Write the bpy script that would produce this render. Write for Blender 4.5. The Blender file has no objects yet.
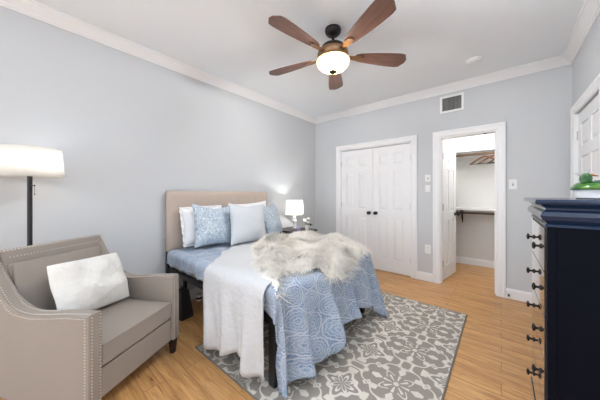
import bpy, bmesh, math, random
from mathutils import Vector, Matrix, noise
C = bpy.context.scene
PI = math.pi
R = math.radians
rnd = random.Random(7)

# ------------------------------------------------------------------ camera
CAMH = 1.24
cd = bpy.data.cameras.new('camera'); cam = bpy.data.objects.new('camera', cd); C.collection.objects.link(cam)
cam.location = (0, 0, CAMH); cam.rotation_euler = (R(90), 0, R(40.1))
cd.sensor_width = 36; cd.lens = 36 * 239 / 600; cd.shift_y = -6 / 600; cd.clip_start = .05
C.camera = cam
# ------------------------------------------------------------------ world, lights, exposure
w = bpy.data.worlds.new('world'); C.world = w; w.use_nodes = True
bg = w.node_tree.nodes['Background']; bg.inputs[0].default_value = (.80, .90, 1, 1); bg.inputs[1].default_value = .6
def area(name, loc, rot, sx, sy, e, col):
    l = bpy.data.lights.new(name, 'AREA'); l.shape = 'RECTANGLE'; l.size = sx; l.size_y = sy; l.energy = e; l.color = col
    o = bpy.data.objects.new(name, l); C.collection.objects.link(o); o.location = loc; o.rotation_euler = rot
    return o
area('window_daylight', (-1.1, -4.45, 1.45), (R(90), 0, 0), 2.6, 1.9, 34, (.93, .96, 1))
area('left_window_daylight', (-2.82, -2.3, 1.5), (R(90), 0, R(-90)), 2.2, 1.7, 46, (.82, .91, 1))
fl_d = bpy.data.lights.new('ceiling_bounce_fill', 'SPOT'); fl_d.energy = 290; fl_d.spot_size = R(95); fl_d.spot_blend = 1; fl_d.shadow_soft_size = .15; fl_d.color = (.84, .92, 1)  # unseen spot added to brighten the room by bouncing off the ceiling
fl_o = bpy.data.objects.new('ceiling_bounce_fill', fl_d); C.collection.objects.link(fl_o); fl_o.location = (.2, -.1, 1.45); fl_o.rotation_euler = (R(160), 0, 0)
def point(name, loc, e, col, rad=.04):
    l = bpy.data.lights.new(name, 'POINT'); l.energy = e; l.color = col; l.shadow_soft_size = rad
    o = bpy.data.objects.new(name, l); C.collection.objects.link(o); o.location = loc
    return o
point('closet_light', (.1, 4.35, 2.3), 15, (1, .97, .93), .09)
C.view_settings.view_transform = 'Standard'; C.view_settings.look = 'None'
C.view_settings.gamma = 1; C.view_settings.use_curve_mapping = False; C.view_settings.exposure = 0.62

# ------------------------------------------------------------------ node helpers
def srgb(r, g, b):
    f = lambda c: (c / 255 / 12.92) if c / 255 <= .04045 else ((c / 255 + .055) / 1.055) ** 2.4
    return (f(r), f(g), f(b), 1)
class S:
    nt = None
    def __init__(s, k): s.k = k
def _m(op, *a, clamp=False):
    n = S.nt.nodes.new('ShaderNodeMath'); n.operation = op; n.use_clamp = clamp
    for i, x in enumerate(a):
        if isinstance(x, S): S.nt.links.new(x.k, n.inputs[i])
        else: n.inputs[i].default_value = x
    return S(n.outputs[0])
S.__add__ = lambda a, b: _m('ADD', a, b); S.__radd__ = lambda a, b: _m('ADD', b, a)
S.__sub__ = lambda a, b: _m('SUBTRACT', a, b); S.__rsub__ = lambda a, b: _m('SUBTRACT', b, a)
S.__mul__ = lambda a, b: _m('MULTIPLY', a, b); S.__rmul__ = lambda a, b: _m('MULTIPLY', b, a)
S.__truediv__ = lambda a, b: _m('DIVIDE', a, b)
def mabs(a): return _m('ABSOLUTE', a)
def mcos(a): return _m('COSINE', a)
def msin(a): return _m('SINE', a)
def mmax(a, b): return _m('MAXIMUM', a, b)
def mmin(a, b): return _m('MINIMUM', a, b)
def below(a, edge, soft):   # 1 where a < edge
    return _m('MULTIPLY_ADD', (edge - a), 1 / soft, .5, clamp=True)
def fl(a): return _m('FLOOR', a)
def band(a, wd, soft=.003): return below(mabs(a), wd, soft)
def mat(name, col=None, rough=.6, metal=0, spec=.5, **kw):
    m = bpy.data.materials.new(name); m.use_nodes = True
    b = m.node_tree.nodes['Principled BSDF']
    if col: b.inputs['Base Color'].default_value = col
    b.inputs['Roughness'].default_value = rough; b.inputs['Metallic'].default_value = metal
    b.inputs['Specular IOR Level'].default_value = spec
    for k, v in kw.items(): b.inputs[k.replace('_', ' ')].default_value = v
    return m
def bsdf(m): return m.node_tree.nodes['Principled BSDF']
def node(t, **kw):
    n = S.nt.nodes.new(t)
    for k, v in kw.items(): setattr(n, k, v)
    return n
def setn(n, **kw):
    for k, v in kw.items(): n.inputs[k.replace('_', ' ')].default_value = v
    return n
def coord(kind='Object', scale=(1, 1, 1), rot=(0, 0, 0)):
    t = node('ShaderNodeTexCoord'); mp = node('ShaderNodeMapping'); mp.inputs['Scale'].default_value = scale
    mp.inputs['Rotation'].default_value = rot
    S.nt.links.new(t.outputs[kind], mp.inputs[0]); return mp.outputs[0]
def noisetex(vec, scale, detail=3, rough=.5, dist=0):
    n = setn(node('ShaderNodeTexNoise'), Scale=scale, Detail=detail, Roughness=rough, Distortion=dist)
    S.nt.links.new(vec, n.inputs['Vector']); return n.outputs['Fac']
def mixc(fac, a, b):
    n = node('ShaderNodeMix', data_type='RGBA')
    for i, x in ((0, fac), (6, a), (7, b)):
        if isinstance(x, S): S.nt.links.new(x.k, n.inputs[i])
        elif isinstance(x, bpy.types.NodeSocket): S.nt.links.new(x, n.inputs[i])
        else: n.inputs[i].default_value = x
    return n.outputs[2]
def bump(m, h, strength=.3, dist=.01):
    S.nt = m.node_tree; n = setn(node('ShaderNodeBump'), Strength=strength, Distance=dist)
    S.nt.links.new(h.k if isinstance(h, S) else h, n.inputs['Height']); S.nt.links.new(n.outputs[0], bsdf(m).inputs['Normal'])
def paint(name, c1, c2, rough=.6, sc=3, bs=.05, bsc=120):
    m = mat(name, rough=rough); S.nt = m.node_tree
    v = coord(); n = noisetex(v, sc)
    S.nt.links.new(mixc(n, c1, c2), bsdf(m).inputs['Base Color'])
    if bs: bump(m, noisetex(v, bsc, 2), bs, .004)
    return m
def wood(name, c1, c2, scale=(3, 40, 40), rough=.4, **kw):
    m = mat(name, rough=rough, **kw); S.nt = m.node_tree
    n = noisetex(coord('Object', scale), 1, 5, .6, .6)
    r = _m('MULTIPLY_ADD', S(n), 2.2, -.6, clamp=True)
    S.nt.links.new(mixc(r, c1, c2), bsdf(m).inputs['Base Color']); return m
M = {}
M['wall'] = paint('wall_paint', srgb(203, 206, 209), srgb(205, 208, 211), .75, 1.5)
M['ceil'] = paint('ceiling_paint', srgb(245, 249, 254), srgb(247, 251, 255), .85, 1.5)
M['trim'] = paint('white_trim_paint', srgb(240, 240, 241), srgb(243, 243, 244), .35, 2, 0)
M['door'] = paint('white_door_paint', srgb(240, 240, 241), srgb(243, 243, 244), .4, 2, 0)
M['closet'] = paint('closet_paint', srgb(226, 225, 222), srgb(229, 228, 225), .8, 2)
M['plastic'] = mat('white_plastic', srgb(238, 238, 238), .35)
M['black'] = paint('black_metal', srgb(24, 24, 26), srgb(32, 32, 34), .45, 8, 0)
M['slot'] = mat('dark_slot', srgb(60, 60, 60), .7)
M['bronze'] = paint('oil_rubbed_bronze', srgb(38, 34, 33), srgb(52, 46, 44), .4, 20, 0); bsdf(M['bronze']).inputs['Metallic'].default_value = .6
M['copper'] = mat('brushed_bronze', srgb(150, 118, 90), .38, .85)
M['steel'] = mat('brushed_nickel', srgb(190, 188, 184), .3, 1)
M['glass'] = mat('clear_glass', (1, 1, 1, 1), .05, Transmission_Weight=1.0)

# floor: planks running along x
def floor_mat():
    m = mat('honey_oak_planks', rough=.36); S.nt = m.node_tree
    v = coord('Object')
    br = node('ShaderNodeTexBrick'); br.offset = .37; br.squash = 1
    setn(br, Scale=1, Mortar_Size=.0022, Mortar_Smooth=.2, Bias=0, Brick_Width=1.25, Row_Height=.128)
    br.inputs['Color1'].default_value = (0, 0, 0, 1); br.inputs['Color2'].default_value = (1, 1, 1, 1); br.inputs['Mortar'].default_value = (.5, .5, .5, 1)
    S.nt.links.new(v, br.inputs['Vector'])
    tone = node('ShaderNodeSeparateColor'); S.nt.links.new(br.outputs['Color'], tone.inputs[0])
    tn = S(tone.outputs[0])
    sep = node('ShaderNodeSeparateXYZ'); S.nt.links.new(v, sep.inputs[0])
    cmb = node('ShaderNodeCombineXYZ')
    S.nt.links.new((S(sep.outputs[0]) * 1.6).k, cmb.inputs[0]); S.nt.links.new((S(sep.outputs[1]) * 22).k, cmb.inputs[1]); S.nt.links.new((tn * 9).k, cmb.inputs[2])
    g = noisetex(cmb.outputs[0], 1.3, 6, .62, 1.4)
    cmb2 = node('ShaderNodeCombineXYZ')
    S.nt.links.new((S(sep.outputs[0]) * 5).k, cmb2.inputs[0]); S.nt.links.new((S(sep.outputs[1]) * 60).k, cmb2.inputs[1]); S.nt.links.new((tn * 5).k, cmb2.inputs[2])
    k = noisetex(cmb2.outputs[0], 1.6, 3, .6, .5)
    f = _m('MULTIPLY_ADD', S(g), 2.6, -.8, clamp=True)
    base = mixc(f, srgb(174, 120, 70), srgb(230, 180, 118))
    base = mixc(tn * .32, base, srgb(190, 144, 96))
    knot = _m('MULTIPLY_ADD', S(k), 10, -6.1, clamp=True)
    base = mixc(knot * .75, base, srgb(104, 66, 38))
    base = mixc(S(br.outputs['Fac']) * .55, base, srgb(96, 62, 36))
    S.nt.links.new(base, bsdf(m).inputs['Base Color'])
    bump(m, S(g) * .2 - S(br.outputs['Fac']), .25, .002)
    return m
M['floor'] = floor_mat()

def rug_mat():
    m = mat('woven_rug', rough=.95, spec=.15); S.nt = m.node_tree
    t = node('ShaderNodeTexCoord'); sep = node('ShaderNodeSeparateXYZ'); S.nt.links.new(t.outputs['Object'], sep.inputs[0])
    X, Y = S(sep.outputs[0]), S(sep.outputs[1])
    X = X + 1.07; Y = Y + 0.44
    PX, PY = .54, .437
    def local(ox, oy):
        a = X / PX + ox; b = Y / PY + oy
        a = (a - fl(a) - .5) * PX; b = (b - fl(b) - .5) * PY
        return a, b
    f = mcos(X * (2 * PI / PX)) ; gg = mcos(Y * (2 * PI / PY))
    wob = mcos((X / PX + Y / PY) * (2 * PI * 3)) * .17 + mcos((X / PX - Y / PY) * (2 * PI * 3)) * .17
    lat = f + gg + wob
    lines = mmax(band(lat, .11, .08), 0)
    def polar(a, b):
        r = _m('SQRT', a * a + b * b); th = _m('ARCTAN2', b, a); return r, th
    a, b = local(.5, .5); r, th = polar(a, b)          # flower A
    c8 = mabs(mcos(th * 4)); c4 = mcos(th * 4)
    A = band(r - c8 * .068 - .004, .0115)
    A = mmax(A, band(r - .098 - c4 * .016 - mcos(th * 8) * .012, .0125))
    A = mmax(A, below(mabs(r - .152) * 1.0, .020, .004) * below(mabs(msin(th * 2)), .42, .08))
    A = mmax(A, below(mabs(r - .165), .026, .004) * below(mabs(mcos(th * 2 )), .20, .06) * (1 - below(mabs(r - .165), .012, .004) * below(mabs(mcos(th * 2)), .1, .04)))
    A = A * below(r, .205, .004)
    a, b = local(0, 0); r, th = polar(a, b)            # flower B
    c4 = mcos(th * 4)
    B = below(r, .018, .004)
    B = mmax(B, below(mabs(r - .055), .026, .004) * below(mabs(msin(th * 4)), .45, .1))
    B = mmax(B, below(mabs(r - .125), .036, .004) * below(mabs(msin(th * 2)) + mabs(r - .125) * 8, .40, .08))
    B = mmax(B, band(r - .095 - mcos(th * 8) * .02, .006) * below(mabs(mcos(th * 2)), .7, .1))
    B = mmax(B, below(mabs(r - .15), .026, .004) * below(mabs(mcos(th * 2)) + mabs(r - .15) * 9, .34, .08))
    B = B * below(r, .19, .004)
    pat = mmax(mmax(A, B), lines)
    n = noisetex(t.outputs['Object'], 260, 2, .6); n2 = noisetex(t.outputs['Object'], 5, 3, .6)
    pat = _m('MULTIPLY', pat, _m('MULTIPLY_ADD', S(n2), .7, .55, clamp=True))
    dark = mixc(S(n), srgb(140, 133, 125), srgb(166, 158, 149)); light = mixc(S(n), srgb(212, 205, 194), srgb(232, 226, 217))
    S.nt.links.new(mixc(pat, dark, light), bsdf(m).inputs['Base Color'])
    bump(m, S(n) + pat * .6, .6, .004)
    return m
M['rug'] = rug_mat()

def medallion(name, cbase, clight, cdeep, px=.15, py=.33, edge=.8, swirl=.5, ssc=26):
    m = mat(name, rough=.9, spec=.2); S.nt = m.node_tree
    t = node('ShaderNodeTexCoord'); wn = node('ShaderNodeTexNoise'); setn(wn, Scale=7, Detail=2); S.nt.links.new(t.outputs['UV'], wn.inputs['Vector'])
    sep = node('ShaderNodeSeparateXYZ'); S.nt.links.new(t.outputs['UV'], sep.inputs[0])
    wob = (S(wn.outputs['Fac']) - .5) * .035
    X = S(sep.outputs[0]) + wob; Y = S(sep.outputs[1]) - wob
    def cell(ox, oy):
        a = X / px + ox; b = Y / py + oy
        a = (a - fl(a) - .5); b = (b - fl(b) - .5)
        b = b * 1.732
        return _m('SQRT', a * a + b * b), _m('ARCTAN2', b, a)
    r1, t1 = cell(0, 0); r2, t2 = cell(.5, .5)
    pick = below(r1 - r2, 0, .001)
    r = r1 * pick + r2 * (1 - pick); th = t1 * pick + t2 * (1 - pick)
    sc = r + mcos(th * 10) * .018
    rings = band(sc - .10, .022, .02) * .8
    rings = mmax(rings, band(sc - .21, .018, .02) * .8)
    rings = mmax(rings, band(sc - .325, .020, .02) * .8)
    rings = mmax(rings, band(r + mcos(th * 16) * .014 - .455, .030, .03))
    vo = node('ShaderNodeTexVoronoi', feature='F1'); setn(vo, Scale=150, Randomness=.85); S.nt.links.new(t.outputs['UV'], vo.inputs['Vector'])
    dots = below(S(vo.outputs['Distance']), .36, .18)
    vd = node('ShaderNodeTexVoronoi', feature='DISTANCE_TO_EDGE'); setn(vd, Scale=80, Randomness=1); S.nt.links.new(t.outputs['UV'], vd.inputs['Vector'])
    veins = below(S(vd.outputs['Distance']), .10, .06)
    sw = noisetex(t.outputs['UV'], ssc, 1, .4, .9)
    fr = _m('FRACT', S(sw) * 7)
    scroll = band(fr - .5, .17, .12)
    fine = mmax(mmax(dots * .35, veins * .5) * (1 - swirl * .6), scroll * swirl)
    big = noisetex(t.outputs['UV'], 9, 2)
    body = mixc(_m('MULTIPLY_ADD', S(big), 3, -1, clamp=True), cbase, cdeep)
    col = mixc(mmax(fine, rings * edge), body, clight)
    S.nt.links.new(col, bsdf(m).inputs['Base Color'])
    bump(m, S(noisetex(t.outputs['UV'], 14, 3)) + fine * .12, .35, .012)
    return m
M['blue'] = medallion('blue_medallion_cotton', srgb(134, 155, 178), srgb(210, 214, 221), srgb(94, 124, 160))
M['paleblue'] = medallion('pale_blue_damask_cotton', srgb(150, 172, 190), srgb(228, 231, 234), srgb(120, 150, 176), .13, .28, .6, .85, 20)

def fabric(name, c1, c2, rough=.9, sc=300, bs=.3, wrinkle=0, wsc=8, **kw):
    m = mat(name, rough=rough, spec=.25, **kw); S.nt = m.node_tree
    v = coord(); n = noisetex(v, sc, 2, .6)
    S.nt.links.new(mixc(S(n), c1, c2), bsdf(m).inputs['Base Color'])
    h = S(n) * .15
    if wrinkle: h = h + S(noisetex(v, wsc, 3, .5)) * wrinkle
    bump(m, h, bs, .012)
    return m
M['taupe'] = fabric('taupe_upholstery', srgb(150, 141, 133), srgb(164, 154, 145), sc=220, wrinkle=.4, wsc=6)
M['head'] = fabric('sand_linen_upholstery', srgb(186, 170, 158), srgb(200, 184, 172), sc=260, wrinkle=.3)
M['white'] = fabric('white_cotton', srgb(236, 236, 238), srgb(246, 246, 246), sc=250, wrinkle=.8, wsc=9)
M['matelasse'] = fabric('white_matelasse', srgb(200, 201, 203), srgb(212, 213, 215), sc=90, wrinkle=1.2, wsc=28, bs=.5)
M['coolwhite'] = fabric('pale_grey_cotton', srgb(200, 204, 210), srgb(210, 214, 219), sc=250, wrinkle=.5, wsc=9)
M['plush'] = fabric('white_plush', srgb(222, 219, 214), srgb(238, 236, 231), sc=120, wrinkle=1.6, wsc=16, bs=.9)
M['fur'] = mat('cream_faux_fur', rough=.75, spec=.2)
S.nt = M['fur'].node_tree
S.nt.links.new(mixc(S(noisetex(coord(), 12, 3)), srgb(240, 235, 224), srgb(252, 250, 246)), bsdf(M['fur']).inputs['Base Color'])
M['pile'] = mat('cream_fur_pile', rough=.7, spec=.2)
S.nt = M['pile'].node_tree
S.nt.links.new(mixc(_m('MULTIPLY_ADD', S(noisetex(coord(), 34, 4, .65)), 3, -1, clamp=True), srgb(226, 218, 204), srgb(253, 251, 247)), bsdf(M['pile']).inputs['Base Color'])  # beige patches in the colour imitate shadows within the fur
M['nail'] = mat('pewter_nailhead', srgb(205, 200, 192), .3, .85)
M['espresso'] = wood('espresso_wood', srgb(26, 18, 15), srgb(44, 32, 27), rough=.35)
M['shelfwood'] = wood('rod_wood', srgb(110, 84, 62), srgb(140, 112, 84), rough=.45)
M['hanger'] = wood('hanger_wood', srgb(92, 52, 30), srgb(150, 92, 50), rough=.35)
M['blade'] = wood('walnut_blade', srgb(76, 52, 44), srgb(126, 88, 72), scale=(3, 55, 10), rough=.38)
M['navy'] = mat('glossy_navy_black_lacquer', srgb(9, 13, 24), .32, spec=.08)
M['drawer'] = mat('glossy_black_drawer_lacquer', srgb(34, 30, 32), .09, spec=.9, Coat_Weight=1.0, Coat_Roughness=.04)
def emis(name, col, st, base=(.9, .9, .88, 1), rough=.6):
    m = mat(name, base, rough); b = bsdf(m); b.inputs['Emission Color'].default_value = col; b.inputs['Emission Strength'].default_value = st; return m
def shade_mat(name, tr=.55, clear=0):
    m = bpy.data.materials.new(name); m.use_nodes = True; nt = m.node_tree; S.nt = nt; nt.nodes.clear()
    o = node('ShaderNodeOutputMaterial'); d = node('ShaderNodeBsdfDiffuse'); t = node('ShaderNodeBsdfTranslucent'); mx = node('ShaderNodeMixShader')
    w_ = node('ShaderNodeTexNoise'); setn(w_, Scale=300, Detail=1)
    c = mixc(S(w_.outputs['Fac']), srgb(242, 240, 236), srgb(250, 249, 246))
    nt.links.new(c, d.inputs[0]); nt.links.new(c, t.inputs[0]); mx.inputs[0].default_value = tr
    nt.links.new(d.outputs[0], mx.inputs[1]); nt.links.new(t.outputs[0], mx.inputs[2]); nt.links.new(mx.outputs[0], o.inputs[0])
    if clear:
        tp_ = node('ShaderNodeBsdfTransparent'); m2 = node('ShaderNodeMixShader'); m2.inputs[0].default_value = clear
        nt.links.new(mx.outputs[0], m2.inputs[1]); nt.links.new(tp_.outputs[0], m2.inputs[2]); nt.links.new(m2.outputs[0], o.inputs[0])
    return m
M['shade'] = shade_mat('white_linen_shade', .75)
M['bowl'] = shade_mat('amber_alabaster_glass', .8, .88)
S.nt = M['bowl'].node_tree
_n = node('ShaderNodeTexNoise'); setn(_n, Scale=9, Detail=3, Distortion=1.5)
_c = mixc(S(_n.outputs['Fac']), srgb(226, 176, 92), srgb(248, 214, 138))
for nn in S.nt.nodes:
    if nn.type in ('BSDF_DIFFUSE', 'BSDF_TRANSLUCENT'): S.nt.links.new(_c, nn.inputs[0])

# ------------------------------------------------------------------ mesh helpers
def link(name, bm, m, parent=None, smooth=False, loc=None, angle=None):
    bmesh.ops.recalc_face_normals(bm, faces=bm.faces)
    me = bpy.data.meshes.new(name); bm.to_mesh(me); bm.free()
    o = bpy.data.objects.new(name, me); C.collection.objects.link(o)
    for mm in (m if isinstance(m, (list, tuple)) else [m]): me.materials.append(mm)
    if smooth:
        for p in me.polygons: p.use_smooth = True
        if angle: me.set_sharp_from_angle(angle=R(angle))
    if parent: o.parent = parent
    if loc: o.location = loc
    return o
def thing(name, label, cat, loc=(0, 0, 0), rz=0, group=None):
    o = bpy.data.objects.new(name, None); C.collection.objects.link(o); o.empty_display_size = .1
    o.location = loc; o.rotation_euler = (0, 0, rz)
    return tag(o, label, cat, group)
def tag(o, label, cat, group=None):
    o['label'] = label; o['category'] = cat
    if group: o['group'] = group
    return o
def struct(name, bm, m, **kw):
    o = link(name, bm, m, **kw); o['kind'] = 'structure'; return o
def box(bm, x0, x1, y0, y1, z0, z1, bev=0, seg=2):
    x0, x1 = min(x0, x1), max(x0, x1); y0, y1 = min(y0, y1), max(y0, y1); z0, z1 = min(z0, z1), max(z0, z1)
    vs = [bm.verts.new((x, y, z)) for x in (x0, x1) for y in (y0, y1) for z in (z0, z1)]
    F = [(0, 1, 3, 2), (4, 6, 7, 5), (0, 4, 5, 1), (2, 3, 7, 6), (0, 2, 6, 4), (1, 5, 7, 3)]
    fs = [bm.faces.new([vs[i] for i in f]) for f in F]
    if bev:
        es = list({e for f in fs for e in f.edges})
        r = bmesh.ops.bevel(bm, geom=es, offset=bev, segments=seg, affect='EDGES', profile=.5)
    return vs
def tbox(bm, cx, cy, z0, z1, a, b, c, d):      # tapered box: bottom a x b, top c x d
    v = [bm.verts.new((cx + sx * p / 2, cy + sy * q / 2, z)) for z, p, q in ((z0, a, b), (z1, c, d)) for sx, sy in ((-1, -1), (1, -1), (1, 1), (-1, 1))]
    for f in ((3, 2, 1, 0), (4, 5, 6, 7), (0, 1, 5, 4), (1, 2, 6, 5), (2, 3, 7, 6), (3, 0, 4, 7)): bm.faces.new([v[i] for i in f])
def lathe(bm, prof, cx=0, cy=0, n=32, cap=True):
    rings = []
    for r, z in prof:
        rings.append([bm.verts.new((cx + max(r, 1e-4) * math.cos(2 * PI * i / n), cy + max(r, 1e-4) * math.sin(2 * PI * i / n), z)) for i in range(n)])
    for a, b in zip(rings, rings[1:]):
        for i in range(n): bm.faces.new((a[i], a[(i + 1) % n], b[(i + 1) % n], b[i]))
    if cap:
        bm.faces.new(rings[0]); bm.faces.new(rings[-1][::-1])
def tube(bm, pts, r, n=10, cap=True):
    pts = [Vector(p) for p in pts]; rings = []
    rr = r if isinstance(r, (list, tuple)) else [r] * len(pts)
    up = None
    for i, p in enumerate(pts):
        d = (pts[min(i + 1, len(pts) - 1)] - pts[max(i - 1, 0)]).normalized()
        if up is None: up = d.orthogonal().normalized()
        a = (up - d * up.dot(d)).normalized(); up = a; b = d.cross(a)
        rings.append([bm.verts.new(p + (a * math.cos(2 * PI * k / n) + b * math.sin(2 * PI * k / n)) * rr[i]) for k in range(n)])
    for a, b in zip(rings, rings[1:]):
        for k in range(n): bm.faces.new((a[k], a[(k + 1) % n], b[(k + 1) % n], b[k]))
    if cap: bm.faces.new(rings[0]); bm.faces.new(rings[-1][::-1])
def prism(bm, poly, axis, a, b, bev=0):
    """poly: 2D points; extruded on axis between a and b. axis x: poly=(y,z); y: (x,z); z: (x,y)"""
    def P(p, t): return (t, p[0], p[1]) if axis == 'x' else ((p[0], t, p[1]) if axis == 'y' else (p[0], p[1], t))
    A = [bm.verts.new(P(p, a)) for p in poly]; B = [bm.verts.new(P(p, b)) for p in poly]
    fs = [bm.faces.new(A), bm.faces.new(B[::-1])]
    n = len(poly)
    for i in range(n): fs.append(bm.faces.new((A[i], B[i], B[(i + 1) % n], A[(i + 1) % n])))
    if bev:
        es = list({e for f in fs[:2] for e in f.edges})
        bmesh.ops.bevel(bm, geom=es, offset=bev, segments=3, affect='EDGES', profile=.5)
def sph(bm, c, r, sub=1, sc=(1, 1, 1)):
    g = bmesh.ops.create_icosphere(bm, subdivisions=sub, radius=r)
    for v in g['verts']: v.co = Vector((v.co.x * sc[0] + c[0], v.co.y * sc[1] + c[1], v.co.z * sc[2] + c[2]))
BM = bmesh.new
def smoothstep(a, b, x):
    t = max(0, min(1, (x - a) / (b - a))); return t * t * (3 - 2 * t)
def lerp_table(tab, x):
    if x <= tab[0][0]: return tab[0][1]
    for (a, b), (c, d) in zip(tab, tab[1:]):
        if x <= c:
            t = (x - a) / (c - a); t = t * t * (3 - 2 * t); return b + (d - b) * t
    return tab[-1][1]

# ------------------------------------------------------------------ room shell
XL, XR, YB, YF, H = -2.79, .573, 3.78, -4.5, 2.70
CB = 5.14                                  # closet back wall
D1 = (-2.224, -1.021); D2 = (-.652, -.040); DH = 2.02
b = BM(); box(b, XL - .1, XR + .12, YF - .1, CB + .1, -.1, 0); struct('floor', b, M['floor'])
b = BM(); box(b, XL - .1, XR + .12, YF - .1, CB + .1, H, H + .1); struct('ceiling', b, M['ceil'])
b = BM()
for y0, y1, z0, z1 in ((YF, -3.4, 0, H), (-3.4, -1.2, 0, .65), (-3.4, -1.2, 2.35, H), (-1.2, CB, 0, H)): box(b, XL - .1, XL, y0, y1, z0, z1)
struct('wall_left', b, M['wall'])
b = BM()
for x0, x1, z0 in ((XL, D1[0], 0), (D1[0], D1[1], DH), (D1[1], D2[0], 0), (D2[0], D2[1], DH), (D2[1], XR, 0)): box(b, x0, x1, YB, YB + .11, z0, H)
struct('wall_back', b, M['wall'])
D4 = (2.80, 3.617)                          # right wall door
b = BM()
for y0, y1, z0, z1 in ((YF, D4[0], 0, H), (D4[0], D4[1], DH + .02, H), (D4[1], YB + .11, 0, H)): box(b, XR, XR + .12, y0, y1, z0, z1)
struct('wall_right', b, M['wall'])
b = BM()
for x0, x1, z0, z1 in ((XL, -2.5, 0, H), (-2.5, -.1, 0, .5), (-2.5, -.1, 2.4, H), (-.1, XR, 0, H)): box(b, x0, x1, YF - .1, YF, z0, z1)
struct('wall_front', b, M['wall'])
b = BM(); box(b, XL, XR + .12, CB, CB + .1, 0, H); struct('wall_closet_back', b, M['closet'])
b = BM(); box(b, -.95, -.88, YB + .11, CB, 0, H); struct('wall_closet_left', b, M['closet'])
b = BM(); box(b, XR, XR + .12, YB + .11, CB, 0, H); struct('wall_closet_right', b, M['closet'])
# windows behind the camera
for nm, fr in (('window_1', ('y', -2.5, -.1, .5, 2.4, YF)), ('window_2', ('x', -3.4, -1.2, .65, 2.35, XL - .17))):
    b = BM(); ax, a0, a1, z0, z1, p = fr
    if ax == 'y':
        B_ = lambda u0, u1, v0, v1: box(b, u0, u1, p - .07, p - .02, v0, v1)
    else:
        B_ = lambda u0, u1, v0, v1: box(b, p + .06, p + .11, u0, u1, v0, v1)
    B_(a0, a1, z0, z0 + .05); B_(a0, a1, z1 - .05, z1); B_(a0, a0 + .05, z0 + .05, z1 - .05); B_(a1 - .05, a1, z0 + .05, z1 - .05)
    B_(a0 + .05, a1 - .05, (z0 + z1) / 2 - .02, (z0 + z1) / 2 + .02)
    struct(nm, b, M['trim'])
# crown moulding: profile (out from the wall, down from the ceiling)
CP = [(0, 0), (.088, 0), (.088, -.010), (.076, -.014), (.070, -.026), (.050, -.040), (.036, -.058), (.026, -.066), (.024, -.074), (.012, -.078), (.010, -.088), (0, -.088)]
b = BM(); prism(b, [(XL + p, H + q) for p, q in CP], 'y', YF, YB); struct('trim_1', b, M['trim'], smooth=True, angle=25)
b = BM(); prism(b, [(YB - p, H + q) for p, q in CP], 'x', XL, XR); struct('trim_2', b, M['trim'], smooth=True, angle=25)
b = BM(); prism(b, [(XR - p, H + q) for p, q in CP], 'y', YF, YB); struct('trim_3', b, M['trim'], smooth=True, angle=25)
# baseboards
BP = [(0, 0), (.016, 0), (.016, .092), (.012, .104), (.008, .110), (.006, .118), (0, .118)]
CW = .083
b = BM(); prism(b, [(XL + p, q) for p, q in BP], 'y', YF, YB - .016); struct('baseboard_left', b, M['trim'])
b = BM()
for x0, x1 in ((XL, D1[0] - CW), (D1[1] + CW, D2[0] - CW), (D2[1] + CW, XR)): prism(b, [(YB - p, q) for p, q in BP], 'x', x0, x1)
struct('baseboard_back', b, M['trim'])
b = BM(); prism(b, [(XR - p, q) for p, q in BP], 'y', YF, D4[0] - CW); struct('baseboard_right', b, M['trim'])
b = BM(); prism(b, [(CB - p, q) for p, q in BP], 'x', -.88, XR); struct('baseboard_closet', b, M['trim'])
# door casings (mitred: two legs and a head), profile stepped
def casing(bm, a0, a1, zt, P):
    """P(u, out, z) -> world; opening from a0..a1, height zt"""
    prof = [(0, .0), (0, .012), (.012, .018), (.05, .020), (.060, .026), (.078, .026), (.083, .020), (.083, 0)]
    path = [(a0, 0, -1, 0), (a0, zt, -1, 1), (a1, zt, 1, 1), (a1, 0, 1, 0)]
    rings = [[bm.verts.new(P(u + sx * q, o, z + sz * q)) for q, o in prof] for u, z, sx, sz in path]
    n = len(prof)
    for A, B in zip(rings, rings[1:]):
        for i in range(n): bm.faces.new((A[i], A[(i + 1) % n], B[(i + 1) % n], B[i]))
    bm.faces.new(rings[0]); bm.faces.new(rings[-1][::-1])
for i, (d, nm) in enumerate(((D1, 'trim_4'), (D2, 'trim_5'))):
    b = BM(); casing(b, d[0], d[1], DH, lambda u, o, z: (u, YB - o, z))
    # jamb lining
    box(b, d[0], d[0] + .012, YB, YB + .11, 0, DH); box(b, d[1] - .012, d[1], YB, YB + .11, 0, DH); box(b, d[0] + .012, d[1] - .012, YB, YB + .11, DH - .012, DH)
    if i == 1:
        for q in (d[0] + .012, d[1] - .024): box(b, q, q + .012, YB + .055, YB + .07, 0, DH - .012)
    struct(nm, b, M['trim'])
b = BM(); casing(b, D4[0], D4[1], DH + .02, lambda u, o, z: (XR - o, u, z)); box(b, XR, XR + .1, D4[1] - .008, D4[1], 0, DH + .02); box(b, XR, XR + .1, D4[0], D4[0] + .008, 0, DH + .02); struct('trim_6', b, M['trim'])

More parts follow.
